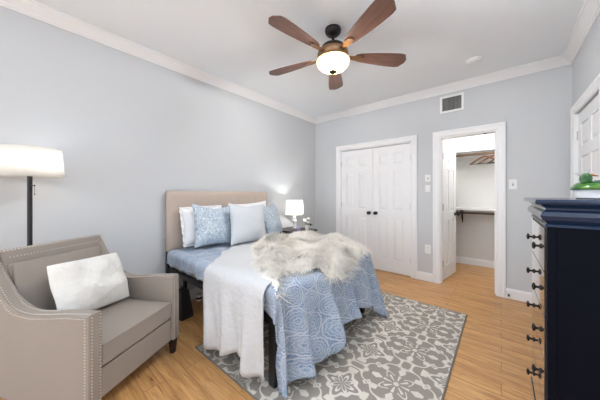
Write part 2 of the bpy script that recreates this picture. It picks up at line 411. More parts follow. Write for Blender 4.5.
def door_bm(wd, ht=2.0, th=.036, z0=.012):
    """six-panel leaf, local x 0..wd, y 0..th (front face y=0), z z0..ht"""
    b = BM(); st = .105 if wd > .5 else .085
    if wd < .65: st = .095
    mid = .075; rails = [(z0, .20), (.86, .985), (1.60, 1.70), (ht - .115, ht)]
    box(b, 0, st, 0, th, z0, ht); box(b, wd - st, wd, 0, th, z0, ht)
    for a, c in rails: box(b, st, wd - st, 0, th, a, c)
    xm = wd / 2
    for (a, c), (d, e) in zip(rails, rails[1:]):
        box(b, xm - mid / 2, xm + mid / 2, 0, th, c, d)
        for x0, x1 in ((st, xm - mid / 2), (xm + mid / 2, wd - st)):
            box(b, x0, x1, .011, th - .011, c, d)
            for ya, yb in ((.011, .002), (th - .011, th - .002)):
                o1, o2 = .014, .036
                q = [[b.verts.new((x, y, z)) for x, z in ((x0 + o, c + o), (x1 - o, c + o), (x1 - o, d - o), (x0 + o, d - o))] for o, y in ((o1, ya), (o2, yb))]
                for i in range(4): b.faces.new((q[0][i], q[0][(i + 1) % 4], q[1][(i + 1) % 4], q[1][i]))
                b.faces.new(q[1])
    return b
def knob_bm(side=-1):
    b = BM(); g = [(.026, 0), (.026, .006), (.011, .010), (.010, .030), (.020, .036), (.027, .046), (.026, .058), (.014, .065), (.001, .067)]
    lathe(b, g, n=20)
    for v in b.verts: v.co = Vector((v.co.x, side * v.co.z, v.co.y))
    return b
def hinge_bm():
    b = BM(); box(b, -.004, .004, -.006, .004, -.045, .045); return b
wleaf = (D1[1] - D1[0] - .024 - .008) / 2
for i, nm in ((0, 'door_1'), (1, 'door_2')):
    x0 = D1[0] + .012 + .002 + i * (wleaf + .004)
    d = struct(nm, door_bm(wleaf), M['door'], loc=(x0, YB + .012, 0))
    k = link('door_knob', knob_bm(), M['bronze'], d, True, (wleaf - .055 if i == 0 else .055, 0, .93)); k['label'] = 'dark bronze knob'
    for z in (.25, 1.05, 1.78): link('hinge', hinge_bm(), M['steel'], d, loc=(-.001 if i == 0 else wleaf + .001, -.003, z))
w3 = D2[1] - D2[0] - .03
d = struct('door_3', door_bm(w3), M['door'], loc=(D2[0] + .018, YB + .118, 0)); d.rotation_euler = (0, 0, R(81.5))
for sd, y in ((-1, 0), (1, .036)):
    k = link('door_knob', knob_bm(sd), M['bronze'], d, True, (w3 - .06, y, .93)); k['label'] = 'dark bronze knob'
for z in (.25, 1.05, 1.78): link('hinge', hinge_bm(), M['steel'], d, loc=(-.001, -.003, z))
w4 = D4[1] - D4[0] - .02
d = struct('door_4', door_bm(w4, 2.03), M['door'], loc=(XR + .014, D4[1] - .01, 0)); d.rotation_euler = (0, 0, R(-90))
link('door_knob', knob_bm(), M['bronze'], d, True, (w4 - .06, 0, .93))
for z in (.25, 1.05, 1.82): link('hinge', hinge_bm(), M['steel'], d, loc=(-.003, -.004, z))

# ------------------------------------------------------------------ rug
b = BM(); box(b, 0, 1.61, 0, 2.03, 0, .010, .003)
rug = tag(link('area_rug', b, M['rug'], loc=(-1.88, .93, .001)), 'grey and cream floral patterned area rug under the bed', 'rug')
b = BM()
for x0, x1, y0, y1 in ((-.004, .006, -.004, 2.034), (1.604, 1.614, -.004, 2.034), (.006, 1.604, -.004, .004), (.006, 1.604, 2.026, 2.034)): box(b, x0, x1, y0, y1, 0, .011, .002)
e = link('binding', b, fabric('grey_binding', srgb(120, 114, 106), srgb(132, 126, 118)), rug)

# ------------------------------------------------------------------ bed
BX0, BX1, BY0, BY1, BT = -2.66, -1.05, 1.03, 2.37, .655
bed = thing('platform_bed', 'bed with tan upholstered headboard and black platform frame', 'bed', (0, 0, 0))
b = BM(); hx0, hx1 = XL + .03, BX0 - .025
N1, N2 = 5, 4
y0, y1, z0, z1 = BY0 + .0, BY1 + .08, .62, 1.275
box(b, hx0, hx1 - .02, y0, y1, z0, z1, .012)
# tufted front: softly pillowed panels
NU, NV = 60, 30
g = []
for i in range(NU + 1):
    row = []
    for j in range(NV + 1):
        u, v = i / NU, j / NV
        pu, pv = abs(math.sin(PI * u * N1)) ** .35, abs(math.sin(PI * v * 3)) ** .35
        e = min(min(u, 1 - u) * (y1 - y0), min(v, 1 - v) * (z1 - z0)); ed = smoothstep(0, .03, e)
        row.append(b.verts.new((hx1 - .022 + ed * (.020 + .006 * pu * pv), y0 + .002 + u * (y1 - y0 - .004), z0 + .002 + v * (z1 - z0 - .004))))
    g.append(row)
for i in range(NU):
    for j in range(NV): b.faces.new((g[i][j], g[i + 1][j], g[i + 1][j + 1], g[i][j + 1]))
link('headboard', b, M['head'], bed, True, angle=40)
for y in (BY0 + .03, BY1 - .02):
    b = BM(); box(b, hx0 + .01, hx1 - .02, y - .03, y + .03, 0, .63, .003); link('headboard_post', b, M['black'], bed)
for (xa, xb, ya, yb) in ((BX0 - .05, BX1 - .02, BY0 + .01, BY0 + .05), (BX0 - .05, BX1 - .02, BY1 - .05, BY1 - .01), (BX1 - .06, BX1 - .02, BY0 + .05, BY1 - .05), (BX0 - .05, BX0 - .01, BY0 + .05, BY1 - .05)):
    b = BM(); box(b, xa, xb, ya, yb, .408, .452, .004); link('side_rail', b, M['black'], bed)
b = BM(); box(b, BX0 - .01, BX1 - .06, (BY0 + BY1) / 2 - .02, (BY0 + BY1) / 2 + .02, .40, .438); link('centre_rail', b, M['black'], bed)
b = BM()
for i in range(10): x = BX0 + .05 + i * .16; box(b, x, x + .07, BY0 + .05, BY1 - .05, .438, .45)
link('slats', b, M['black'], bed)
for (x, y, s) in ((-2.60, BY0 + .14, .016), (-2.33, BY1 - .035, .016), (-1.12, BY0 + .045, .028), (-1.12, BY1 - .045, .028), (-1.8, (BY0 + BY1) / 2, .02)):
    b = BM(); box(b, x - s, x + s, y - s, y + s, .0115 if x > -1.88 else 0, .408, .003); link('leg', b, M['black'], bed)
b = BM(); box(b, BX0 - .02, BX1 - .03, BY0 + .02, BY1 - .02, .452, .64, .05, 4)
tag(link('mattress', b, M['white'], smooth=True), 'white mattress on the black bed frame under the blue comforter', 'mattress')

NZ = lambda x, y, z=0, s=1: noise.noise(Vector((x * s, y * s, z)))
# comforter, draped over mattress
def arc(o, rr=.05):
    """edge profile: distance past the edge -> (outward, down)"""
    if o < 0: return 0, 0
    L = rr * PI / 2
    if o < L: t = o / rr; return rr * math.sin(t), rr * (1 - math.cos(t))
    return rr, rr + (o - L)
EX, EY0, EY1, TZ = BX1 - .035, BY0 + .03, BY1 - .03, BT
def near_over(x): return .165 + .014 * math.sin(x * 34) + .008 * math.sin(x * 71) + .05 * smoothstep(-1.35, -1.05, x)
def foot_over(y): return lerp_table([(.9, .70), (1.03, .68), (1.16, .60), (1.3, .565), (1.44, .57), (1.53, .48), (1.75, .46), (1.92, .45), (2.05, .48), (2.2, .50), (2.34, .66), (2.5, .6)], y)
def far_over(x): return .42
def quilt_top(x, y): return TZ + .010 * NZ(x, y, 0, 4) + .006 * NZ(x, y, 3, 11)
def comforter_bm():
    b = BM(); uvl = b.loops.layers.uv.new('UVMap')
    # u parameter: from head to foot hem, v: from near hem to far hem
    us = [i / 60 for i in range(61)] + [1 + (i + 1) / 34 for i in range(34)]
    vs = [-1 + i / 14 for i in range(14)] + [i / 64 for i in range(65)] + [1 + (i + 1) / 20 for i in range(20)]
    G = []
    for u in us:
        row = []
        for v in vs:
            x = BX0 + .02 + min(u, 1) * (EX - BX0 - .02); y = EY0 + max(0, min(v, 1)) * (EY1 - EY0)
            eu = max(0, u - 1); en = max(0, -v); ef = max(0, v - 1)
            of = eu * foot_over(y); on = en * near_over(x) if v < 0 else ef * far_over(x)
            sgn = -1 if v < 0 else 1
            cu, cv = x + of, y + sgn * on
            z = quilt_top(x, y)
            if of == 0 and on == 0: p = (x, y, z)
            elif of == 0:
                a, d = arc(on); sc = .012 * math.sin(x * 19 + 1) * smoothstep(.02, .2, on) + .006 * NZ(x, on, 5, 9)
                p = (x, y + sgn * (a + sc + .02 * on), z - d)
            elif on == 0:
                a, d = arc(of)
                fold = smoothstep(.03, .5, of)
                fl_ = .035 * math.sin(y * 21 + .6 + 1.5 * of) + .02 * math.sin(y * 37 + 2) + .03 * NZ(y, of, 9, 5)
                flare = lerp_table([(1.0, .02), (1.25, .20), (1.5, .30), (1.8, .26), (2.34, .22)], y)
                p = (x + a + flare * max(0, of - .05) + fold * fl_, y + .02 * fold * math.cos(y * 21 + .6), z - d)
            else:
                r = math.hypot(of, on); th = math.atan2(on, of)
                r2 = max(of, on) * (1 + .12 * math.sin(2 * th))
                a, d = arc(r2)
                fl1 = lerp_table([(0, .02 if v < 0 else .24), (PI / 2, .03)], th)
                fold = smoothstep(.03, .5, r2) * .035 * math.sin(th * (7 if v < 0 else 9) + 1)
                out = a + fl1 * max(0, r2 - .05) + fold
                p = (x + out * math.cos(th), y + sgn * out * math.sin(th), z - d)
            px, py, pz = p
            if pz < .024:
                px += (.024 - pz) * .25; pz = .024 + .004 * NZ(px, py, 0, 20)
            vt = b.verts.new((px, py, pz)); row.append((vt, (cu, cv)))
        G.append(row)
    for i in range(len(us) - 1):
        for j in range(len(vs) - 1):
            q = (G[i][j], G[i + 1][j], G[i + 1][j + 1], G[i][j + 1])
            f = b.faces.new([t[0] for t in q])
            for l, t in zip(f.loops, q): l[uvl].uv = t[1]
    return b
cf = tag(link('comforter', comforter_bm(), M['blue'], smooth=True), 'blue and white medallion print comforter draped over bed foot', 'comforter')
md = cf.modifiers.new('thick', 'SOLIDIFY'); md.thickness = .012; md.offset = -1

# white coverlet across the middle
def blanket_bm():
    b = BM()
    LX = [(.3, -1.77), (1.0, -1.79), (1.16, -1.93), (1.34, -2.12), (1.55, -2.24), (1.8, -2.34), (2.4, -2.4)]
    G = []; n = 48; m = 60
    for i in range(n + 1):
        s = i / n; row = []
        xn = -1.84 + s * .70
        drop = .60 + .012 * math.sin(s * 9) - .05 * smoothstep(.35, .55, s) * (1 - smoothstep(.72, .86, s))
        for j in range(m + 1):
            q = j / m
            L = (EY1 - EY0) + drop
            dd = q * L
            y = EY1 - .25 - dd + .25
            o = max(0, EY0 - y); yy = max(y, EY0)
            xl = lerp_table(LX, yy) if o == 0 else lerp_table(LX, EY0) + .0
            xr = -1.12 - .30 * (yy - EY0)
            x = xl + s * (xr - xl)
            z = quilt_top(x, yy) + .014 + .004 * NZ(x, yy, 7, 9)
            a, d = arc(o, .066)
            if o > 0:
                g = smoothstep(.05, .6, o)
                w_ = .028 * math.sin(s * 17 + .5) + .018 * math.sin(s * 31 + 1.2) + .02 * NZ(s * 4, o * 3, 2, 1)
                x += .02 * g * math.sin(s * 14) + .13 * smoothstep(.15, .55, o) * (1 - s)
                x -= .05 * smoothstep(.0, .1, o) * (1 - smoothstep(.1, .5, o)) * (1 - s) * 0
                p = (x, yy - a - .012 * min(1, o / .1) - g * (.035 + w_), z - d)
                if p[2] < .014: p = (p[0], p[1], .014)
            else: p = (x, yy, z)
            row.append(b.verts.new(p))
        G.append(row)
    for i in range(n):
        for j in range(m): b.faces.new((G[i][j], G[i + 1][j], G[i + 1][j + 1], G[i][j + 1]))
    return b
bl = tag(link('coverlet', blanket_bm(), M['matelasse'], smooth=True), 'white textured coverlet laid across the bed and hanging down its side', 'blanket')
md = bl.modifiers.new('thick', 'SOLIDIFY'); md.thickness = .008; md.offset = 1

# faux fur throw
OUT = [(-1.03, 1.02), (-1.12, 1.10), (-1.22, 1.24), (-1.17, 1.36), (-1.08, 1.46), (-1.00, 1.56), (-.99, 1.75), (-1.02, 1.95), (-1.06, 2.10), (-1.05, 2.27),
       (-1.22, 2.37), (-1.5, 2.40), (-1.8, 2.37), (-2.0, 2.25), (-2.14, 2.06), (-2.18, 1.88), (-2.05, 1.70), (-1.88, 1.52), (-1.66, 1.36), (-1.42, 1.20), (-1.22, 1.06)]
def inside_dist(x, y):
    ins = False; dmin = 9
    n = len(OUT)
    for i in range(n):
        x1, y1 = OUT[i]; x2, y2 = OUT[(i + 1) % n]
        if (y1 > y) != (y2 > y) and x < (x2 - x1) * (y - y1) / (y2 - y1) + x1: ins = not ins
        dx, dy = x2 - x1, y2 - y1; t = max(0, min(1, ((x - x1) * dx + (y - y1) * dy) / (dx * dx + dy * dy)))
        dmin = min(dmin, math.hypot(x - x1 - t * dx, y - y1 - t * dy))
    return dmin if ins else -dmin
def fur_z(x, y, d):
    e = smoothstep(0, .10, d)
    f = .5 + .5 * math.sin(x * 16 + y * 5 + 2.5 * NZ(x, y, 1, 3))
    z = BT + .032 + e * (.022 + .038 * f + .02 * NZ(x, y, 4, 7)) + .03 * smoothstep(1.7, 2.2, y) * e
    over = max(0, x - (EX + .02)); z -= over * 1.6
    overn = max(0, EY0 - y); z -= overn * 1.2
    return z
def fur_thing():
    b = BM(); st = .02; vd = {}
    nx, ny = 64, 76
    for i in range(nx):
        for j in range(ny):
            x, y = -2.22 + i * st, .96 + j * st
            d = inside_dist(x, y)
            if d > -.014: vd[i, j] = b.verts.new((x, y, fur_z(x, y, max(0, d))))
    for (i, j) in list(vd):
        k = [(i, j), (i + 1, j), (i + 1, j + 1), (i, j + 1)]
        if all(q in vd for q in k): b.faces.new([vd[q] for q in k])
    base = link('fur_throw', b, M['fur'], None, True)
    md = base.modifiers.new('thick', 'SOLIDIFY'); md.thickness = .012; md.offset = -1
    tag(base, 'cream shaggy faux fur throw bunched over the foot half of the bed', 'throw')
    b = BM(); r = random.Random(3)
    cnt = 0
    while cnt < 20000:
        x, y = r.uniform(-2.22, -.96), r.uniform(.98, 2.42)
        d = inside_dist(x, y)
        if d < 0: continue
        cnt += 1
        z = fur_z(x, y, d)
        ang = 5 * NZ(x, y, 2, 3.2) + r.gauss(0, .30) - .6
        L = r.uniform(.06, .15); wd = r.uniform(.0010, .0022)
        dx, dy = math.cos(ang), math.sin(ang)
        sx, sy = -dy * wd, dx * wd
        lift = r.uniform(.006, .040)
        pts = []
        for k, t in enumerate((0, .5, 1)):
            px, py = x + dx * L * t, y + dy * L * t
            dd = inside_dist(px, py)
            zz = fur_z(px, py, max(0, dd)) if dd > 0 else min(z, fur_z(px, py, 0) ) - max(0, -dd) * .8
            pts.append((px, py, max(zz, z - .05) + lift * math.sin(PI * (.15 + .6 * t))))
        a = [b.verts.new((pts[0][0] - sx, pts[0][1] - sy, pts[0][2] - .006)), b.verts.new((pts[0][0] + sx, pts[0][1] + sy, pts[0][2] - .006))]
        c = [b.verts.new((pts[1][0] - sx * .8, pts[1][1] - sy * .8, pts[1][2])), b.verts.new((pts[1][0] + sx * .8, pts[1][1] + sy * .8, pts[1][2]))]
        t_ = b.verts.new(pts[2])
        b.faces.new((a[0], a[1], c[1], c[0])); b.faces.new((c[0], c[1], t_))
    link('fur_pile', b, M['pile'], base)['kind'] = 'stuff'
fur_thing()

# pillows
def pillow_bm(wd, ht, th, pinch=.07, nz=0, seed=0, flange=0, n=28, crush=0, rnd_=0):
    b = BM(); uvl = b.loops.layers.uv.new('UVMap')
    def pt(u, v, s):
        x = wd / 2 * u * (1 - pinch * (1 - v * v)); y = ht / 2 * v * (1 - pinch * (1 - u * u))
        fu = max(0, 1 - abs(u) ** 2.6) ** .55; fv = max(0, 1 - abs(v) ** 2.6) ** .55
        z = s * th / 2 * fu * fv
        z += nz * NZ(x * 9 + seed, y * 9, s * 3, 1) * fu * fv
        if rnd_: q = 1 - rnd_ * (u * u * v * v) ** 1.5; x *= q; y *= q
        if crush: y -= crush * max(0, v) * (1 - abs(u)) ** 1.3
        return (x, y, z)
    for s in (1, -1):
        G = []
        for i in range(n + 1):
            row = []
            for j in range(n + 1):
                u = math.sin((i / n - .5) * PI); v = math.sin((j / n - .5) * PI)
                row.append((b.verts.new(pt(u, v, s)), (u * wd / 2 + seed, v * ht / 2)))
            G.append(row)
        for i in range(n):
            for j in range(n):
                q = (G[i][j], G[i + 1][j], G[i + 1][j + 1], G[i][j + 1])
                if s < 0: q = q[::-1]
                f = b.faces.new([t[0] for t in q])
                for l, t in zip(f.loops, q): l[uvl].uv = t[1]
    bmesh.ops.remove_doubles(b, verts=b.verts, dist=.0004)
    return b
def flange_bm(wd, ht, fw, ruffle=.008):
    b = BM(); P = []
    n = 40
    for side in range(4):
        for k in range(n):
            t = -1 + 2 * k / n
            P.append([(t, -1), (1, t), (-t, 1), (-1, -t)][side])
    R_ = []
    for i, (u, v) in enumerate(P):
        w1 = ruffle * math.sin(i * .9); w2 = ruffle * .5 * math.sin(i * 1.7 + 1)
        x, y = wd / 2 * u * .96, ht / 2 * v * .96
        ox, oy = (wd / 2 + fw) * u, (ht / 2 + fw) * v
        R_.append([b.verts.new((x, y, .003)), b.verts.new((ox + w2, oy, w1 + .003)), b.verts.new((ox + w2, oy, w1 - .003)), b.verts.new((x, y, -.003))])
    m = len(R_)
    for i in range(m):
        A, B = R_[i], R_[(i + 1) % m]
        for k in range(4): b.faces.new((A[k], A[(k + 1) % 4], B[(k + 1) % 4], B[k]))
    return b
def place_pillow(o, center, wdir, lean, roll=0):
    """wdir: angle of width axis in the floor plane; lean back from vertical"""
    X = Vector((math.cos(wdir), math.sin(wdir), 0)); Nn = Vector((X.y, -X.x, 0))  # normal towards the room
    Y = (Vector((0, 0, 1)) * math.cos(lean) - Nn * math.sin(lean)).normalized(); Z = X.cross(Y)
    m = Matrix((X, Y, Z)).transposed().to_4x4()
    o.matrix_world = Matrix.Translation(center) @ m @ Matrix.Rotation(roll, 4, 'Z')
def pillow(name, label, m, wd, ht, th, center, wdir, lean, roll=0, nz=.01, seed=0, fl_=0, pinch=.07, crush=0, piping=None):
    o = link(name, pillow_bm(wd, ht, th, pinch, nz, seed, crush=crush), m, None, True)
    if fl_: link('flange', flange_bm(wd, ht, fl_), m, o, True)
    place_pillow(o, center, wdir, lean, roll)
    return tag(o, label, 'pillow', 'pillows against the headboard')
A90 = R(90)
pillow('bed_pillow', 'white flanged pillow at the left end of the headboard', M['white'], .46, .39, .17, (-2.56, 1.36, .895), A90, R(12), R(1), fl_=.016, seed=1, pinch=.05)
pillow('bed_pillow', 'white pillow leaning on the headboard behind the pale square cushion', M['white'], .64, .42, .17, (-2.57, 2.03, .925), A90, R(12), R(3), fl_=.0, seed=4, pinch=.09, nz=.02)
pillow('throw_pillow', 'pale blue patterned pillow beside the white flanged pillow', M['paleblue'], .50, .46, .19, (-2.42, 1.415, .900), A90 + R(2), R(14), R(-4), seed=2, crush=.03, pinch=.10, nz=.02)
pillow('throw_pillow', 'pale blue patterned pillow turned sideways nearest the nightstand', M['paleblue'], .44, .46, .17, (-2.38, 2.23, .900), A90 + R(22), R(18), R(5), seed=3, crush=.03, pinch=.10, nz=.02)
pillow('throw_pillow', 'plain pale grey square pillow standing in front of the others', M['coolwhite'], .50, .46, .18, (-2.24, 1.735, .903), A90 + R(-1), R(10), R(-3), nz=.022, seed=6, crush=.02, pinch=.09)

# ------------------------------------------------------------------ things under the bed
b = BM(); tbox(b, 0, 0, 0, .28, .17, .14, .09, .08); bmesh.ops.bevel(b, geom=list(b.edges), offset=.01, segments=2, affect='EDGES')
t = thing('waste_bin', 'black tapered bin on the floor under the head of the bed', 'bin', (-2.46, 1.085, 0), R(10)); link('body', b, M['black'], t)
b = BM(); tube(b, [(-.03, 0, .278), (-.025, 0, .30), (.025, 0, .30), (.03, 0, .278)], .006); link('handle', b, M['black'], t, True)
b = BM(); lathe(b, [(.028, 0), (.030, .004), (.030, .055), (.026, .062), (.026, .066)], n=24)
t = link('jar', b, M['plastic'], None, True, (-2.70, 1.375, 0), 40); tag(t, 'small white jar on the floor under the bed beside the baseboard', 'jar')
b = BM(); lathe(b, [(.029, .066), (.029, .078), (.001, .079)], n=24); link('lid', b, M['steel'], t, True, angle=40)
b = BM(); lathe(b, [(.0305, .018), (.0305, .044)], n=24, cap=False); link('band', b, M['slot'], t, True)

# ------------------------------------------------------------------ armchair
ch = thing('armchair', 'taupe upholstered armchair with nailhead trim and track arms', 'armchair', (-2.109, .364, 0), R(-60.9))
W2, TH = .34, .070
armtop = [(.36, .608), (.20, .597), (.084, .582), (-.03, .572), (-.10, .576), (-.15, .585), (-.19, .604), (-.24, .652), (-.29, .712), (-.34, .778), (-.38, .842), (-.405, .893)]
prof = [(.36, .115), (.36, .115)][:1] + armtop + [(-.43, .893), (-.345, .085), (-.2, .085)]
nails_all = []
def path_points(pts, step):
    out = []; acc = 0
    for a, c in zip(pts, pts[1:]):
        a, c = Vector(a), Vector(c); L = (c - a).length; s = acc
        while s < L: out.append(a + (c - a) * (s / L)); s += step
        acc = s - L
    return out
def nails(parent, paths):
    for p in paths:
        b = BM()
        for q in path_points(p, .0165): sph(b, q, .0052, 1)
        link('nailhead_trim', b, M['nail'], parent, True)
for sx in (1, -1):
    b = BM(); a0, a1 = sx * (W2 - TH), sx * W2
    prism(b, prof, 'x', min(a0, a1), max(a0, a1), .010)
    arm = link('arm', b, M['taupe'], ch, True, angle=35)
    xo, xi = sx * (W2 - .014), sx * (W2 - TH + .012)
    ps = [[(xo, .361, .13), (xo, .361, .592)], [(xi, .361, .13), (xi, .361, .592)]]
    tp = [(y - .004, z + .001) for y, z in armtop]; tp[0] = (.345, .609)
    ps += [[(xo, y, z) for y, z in tp[:-1]]]
    ps += [[(sx * (W2 + .0), .335, .13), (sx * W2, .335, .588), (sx * W2, .20, .580), (sx * W2, .084, .565), (sx * W2, -.03, .554), (sx * W2, -.11, .559), (sx * W2, -.165, .569), (sx * W2, -.205, .590), (sx * W2, -.255, .640), (sx * W2, -.305, .700), (sx * W2, -.355, .766), (sx * W2, -.398, .84)]]
    if sx < 0: ps += [[(xi, y, z) for y, z in tp[:-1]]]
    else: ps += [[(xi, y, z) for y, z in tp[2:-1]]]
    nails(arm, ps)
b = BM(); prism(b, [(-.43, .893), (-.355, .893), (-.27, .30), (-.27, .115), (-.345, .115)], 'x', -W2 + TH, W2 - TH, .006)
bk = link('backrest', b, M['taupe'], ch, True, angle=35)
nails(bk, [[(-.33, -.372, .894), (.33, -.372, .894)], [(-.262, -.350, .853), (.262, -.350, .853)]])
def cushion_bm(x0, x1, y0, y1, z0, z1, crown=.02, r=.02):
    b = BM(); box(b, x0, x1, y0, y1, z0, z1)
    bmesh.ops.subdivide_edges(b, edges=list(b.edges), cuts=9, use_grid_fill=True)
    cx, cy, hx, hy = (x0 + x1) / 2, (y0 + y1) / 2, (x1 - x0) / 2, (y1 - y0) / 2
    for v in b.verts:
        if v.co.z > z1 - 1e-4: v.co.z += crown * (1 - ((v.co.x - cx) / hx) ** 2) * (1 - ((v.co.y - cy) / hy) ** 2)
    es = [e for e in b.edges if len(e.link_faces) == 2 and e.calc_face_angle(0) > 1]
    bmesh.ops.bevel(b, geom=es, offset=r, segments=3, affect='EDGES', profile=.6)
    return b
b = cushion_bm(-W2 + TH + .004, W2 - TH - .004, -.235, .352, .288, .412, .024, .014)
sc_ = link('seat_cushion', b, M['taupe'], ch, True, angle=50)
b = BM()
for z in (.302, .407):
    tube(b, [(-.262, .350, z), (.262, .350, z)], .0035, 8)
link('piping', b, M['taupe'], sc_, True)
b = BM(); box(b, -W2 + TH, W2 - TH, -.27, .342, .115, .278, .006); link('seat_rail', b, M['taupe'], ch)
# back cushion
b = cushion_bm(-W2 + TH + .006, W2 - TH - .006, -.375, .03, 0, .085, .02, .02)
bc = link('back_cushion', b, M['taupe'], ch, True, angle=50)
bc.matrix_local = Matrix.Translation((0, -.318, .44)) @ Matrix.Rotation(R(100), 4, 'X') @ Matrix.Rotation(PI, 4, 'X') @ Matrix.Rotation(0, 4, 'Z')
for sx in (1, -1):
    for y in (.33, -.31):
        b = BM(); tbox(b, sx * (W2 - (.035 if y > 0 else .13)), y if y > 0 else -.26, .0, .116, .030, .030, .046, .046); link('leg', b, M['espresso'], ch)
o = link('throw_pillow', pillow_bm(.465, .375, .19, .055, .035, 9, n=34, rnd_=.05), M['plush'], None, True)
tag(o, 'white plush rectangular pillow on the seat of the armchair', 'pillow')
fa = R(-60.9)
cx = Vector((math.cos(fa), math.sin(fa), 0)); fy = Vector((-math.sin(fa), math.cos(fa), 0))
pc = Vector((-2.109, .364, 0)) + cx * (-.005) + fy * (-.055) + Vector((0, 0, .625))
Nn = fy; X = cx; ln = R(24)
Y = (Vector((0, 0, 1)) * math.cos(ln) - Nn * math.sin(ln)); Z = X.cross(Y)
o.matrix_world = Matrix.Translation(pc) @ Matrix((X, Y, Z)).transposed().to_4x4() @ Matrix.Rotation(R(3), 4, 'Z')

# ------------------------------------------------------------------ floor lamp
def shade_bm(r0, r1, z0, z1, t=.003, n=48):
    b = BM(); lathe(b, [(r0, z0), (r1, z1), (r1 - t, z1), (r0 - t, z0), (r0, z0)], n=n, cap=False); bmesh.ops.remove_doubles(b, verts=b.verts, dist=.0001); return b
LX, LY = -2.545, .062
fl_ = thing('floor_lamp', 'floor lamp with white drum shade and black pole behind the armchair', 'lamp', (LX, LY, 0))
b = BM(); lathe(b, [(.135, 0), (.135, .012), (.125, .020), (.03, .028), (.014, .04)], n=40); link('base', b, M['black'], fl_, True, angle=40)
b = BM(); tube(b, [(0, 0, .03), (0, 0, 1.40)], .0135, 14); link('pole', b, M['black'], fl_, True, angle=50)
b = BM(); tube(b, [(0.012, .008, 1.30), (.035, .02, 1.30)], .003, 8); sph(b, (.037, .021, 1.30), .006); tube(b, [(.037, .021, 1.30), (.037, .021, 1.24)], .0012, 6); sph(b, (.037, .021, 1.238), .005); link('switch', b, M['black'], fl_, True)
link('lamp_shade', shade_bm(.178, .162, 1.357, 1.560), M['shade'], fl_, True)
b = BM(); lathe(b, [(.018, 1.40), (.018, 1.44), (.028, 1.46), (.032, 1.49), (.022, 1.515), (.001, 1.525)], n=20); link('bulb', b, emis('lit_bulb', (1, .95, .88, 1), 3), fl_, True)
b = BM(); tube(b, [(-.161, 0, 1.556), (.161, 0, 1.556)], .002, 6); tube(b, [(0, -.161, 1.556), (0, .161, 1.556)], .002, 6); tube(b, [(0, 0, 1.52), (0, 0, 1.575)], .003, 6); link('shade_spider', b, M['steel'], fl_)
p = point('floor_lamp_light', (.07, .04, 1.46), .7, (1, .96, .90), .03); p.parent = fl_

# ------------------------------------------------------------------ nightstand and lamp
ns = thing('nightstand', 'dark espresso wood nightstand on the far side of the bed', 'nightstand', (-2.47, 2.86, 0))
b = BM(); box(b, -.29, .24, -.22, .22, .655, .680, .004); link('top', b, M['espresso'], ns)
b = BM(); box(b, -.27, .22, -.20, .20, .12, .655, .003); link('body', b, M['espresso'], ns)
for z0, z1 in ((.14, .38), (.40, .64)):
    b = BM(); box(b, .22, .236, -.19, .19, z0, z1, .003); d = link('drawer', b, M['espresso'], ns)
    b = BM(); sph(b, (.256, 0, (z0 + z1) / 2), .014, 2); tube(b, [(.234, 0, (z0 + z1) / 2), (.25, 0, (z0 + z1) / 2)], .005, 8); link('knob', b, M['steel'], d, True)
for x in (-.25, .20):
    for y in (-.18, .18):
        b = BM(); box(b, x - .02, x + .02, y - .02, y + .02, 0, .12, .002); link('leg', b, M['espresso'], ns)
tl = thing('table_lamp', 'small table lamp with white square shade and glass base on nightstand', 'lamp', (-2.50, 2.84, .68), R(28))
b = BM(); box(b, -.055, .055, -.055, .055, 0, .022, .003); link('base', b, M['steel'], tl)
b = BM()
lathe(b, [(.022, .022), (.030, .06), (.016, .075), (.034, .11), (.034, .14), (.016, .165), (.028, .19), (.010, .205), (.008, .26)], n=12)
link('stem', b, mat('frosted_crystal', srgb(225, 228, 232), .12, spec=.8), tl, True, angle=30)
def sq_shade(a, c, z0, z1, t=.003):
    b = BM(); R4 = []
    for h, z in ((a, z0), (c, z1), (c - t, z1), (a - t, z0)): R4.append([b.verts.new((sx * h, sy * h, z)) for sx, sy in ((-1, -1), (1, -1), (1, 1), (-1, 1))])
    for i in range(4):
        A, B = R4[i], R4[(i + 1) % 4]
        for k in range(4): b.faces.new((A[k], A[(k + 1) % 4], B[(k + 1) % 4], B[k]))
    return b
link('lamp_shade', sq_shade(.118, .108, .238, .462), M['shade'], tl)
b = BM(); lathe(b, [(.012, .26), (.014, .29), (.026, .33), (.024, .36), (.001, .375)], n=16); link('bulb', b, emis('lit_bulb_small', (1, .93, .82, 1), 6), tl, True)
p = point('table_lamp_light', (.06, -.02, .34), 5.0, (1, .97, .94), .03); p.parent = tl
# vase with white flowers
vs_ = thing('flower_vase', 'small glass vase of white flowers on the nightstand', 'vase', (-2.30, 2.90, .68))
b = BM(); lathe(b, [(.026, 0), (.030, .005), (.030, .075), (.027, .08), (.024, .075), (.026, .01), (.001, .008)], n=20); link('vase', b, mat('milky_glass', srgb(226, 230, 230), .15, spec=.7), vs_, True, angle=50)
r = random.Random(5)
fm = mat('white_petals', srgb(248, 247, 242), .8); gm = mat('dark_leaf', srgb(58, 74, 52), .6)
for (dx, dy, dz, s) in ((-.03, -.02, .15, .034), (.01, .02, .165, .036), (-.045, .025, .125, .028), (.0, -.045, .135, .03), (.035, -.01, .12, .026)):
    b = BM()
    for k in range(14):
        th = k * 2.4; ph = .2 + 1.2 * k / 14
        c = (dx + s * .6 * math.cos(th) * math.sin(ph), dy + s * .6 * math.sin(th) * math.sin(ph), dz + s * .6 * math.cos(ph))
        sph(b, c, s * .42, 1, (1, 1, .6))
    f_ = link('flower', b, fm, vs_, True)
    b = BM(); tube(b, [(dx * .2, dy * .2, .06), (dx * .6, dy * .6, dz * .7), (dx, dy, dz)], .002, 6); link('stem', b, gm, f_)
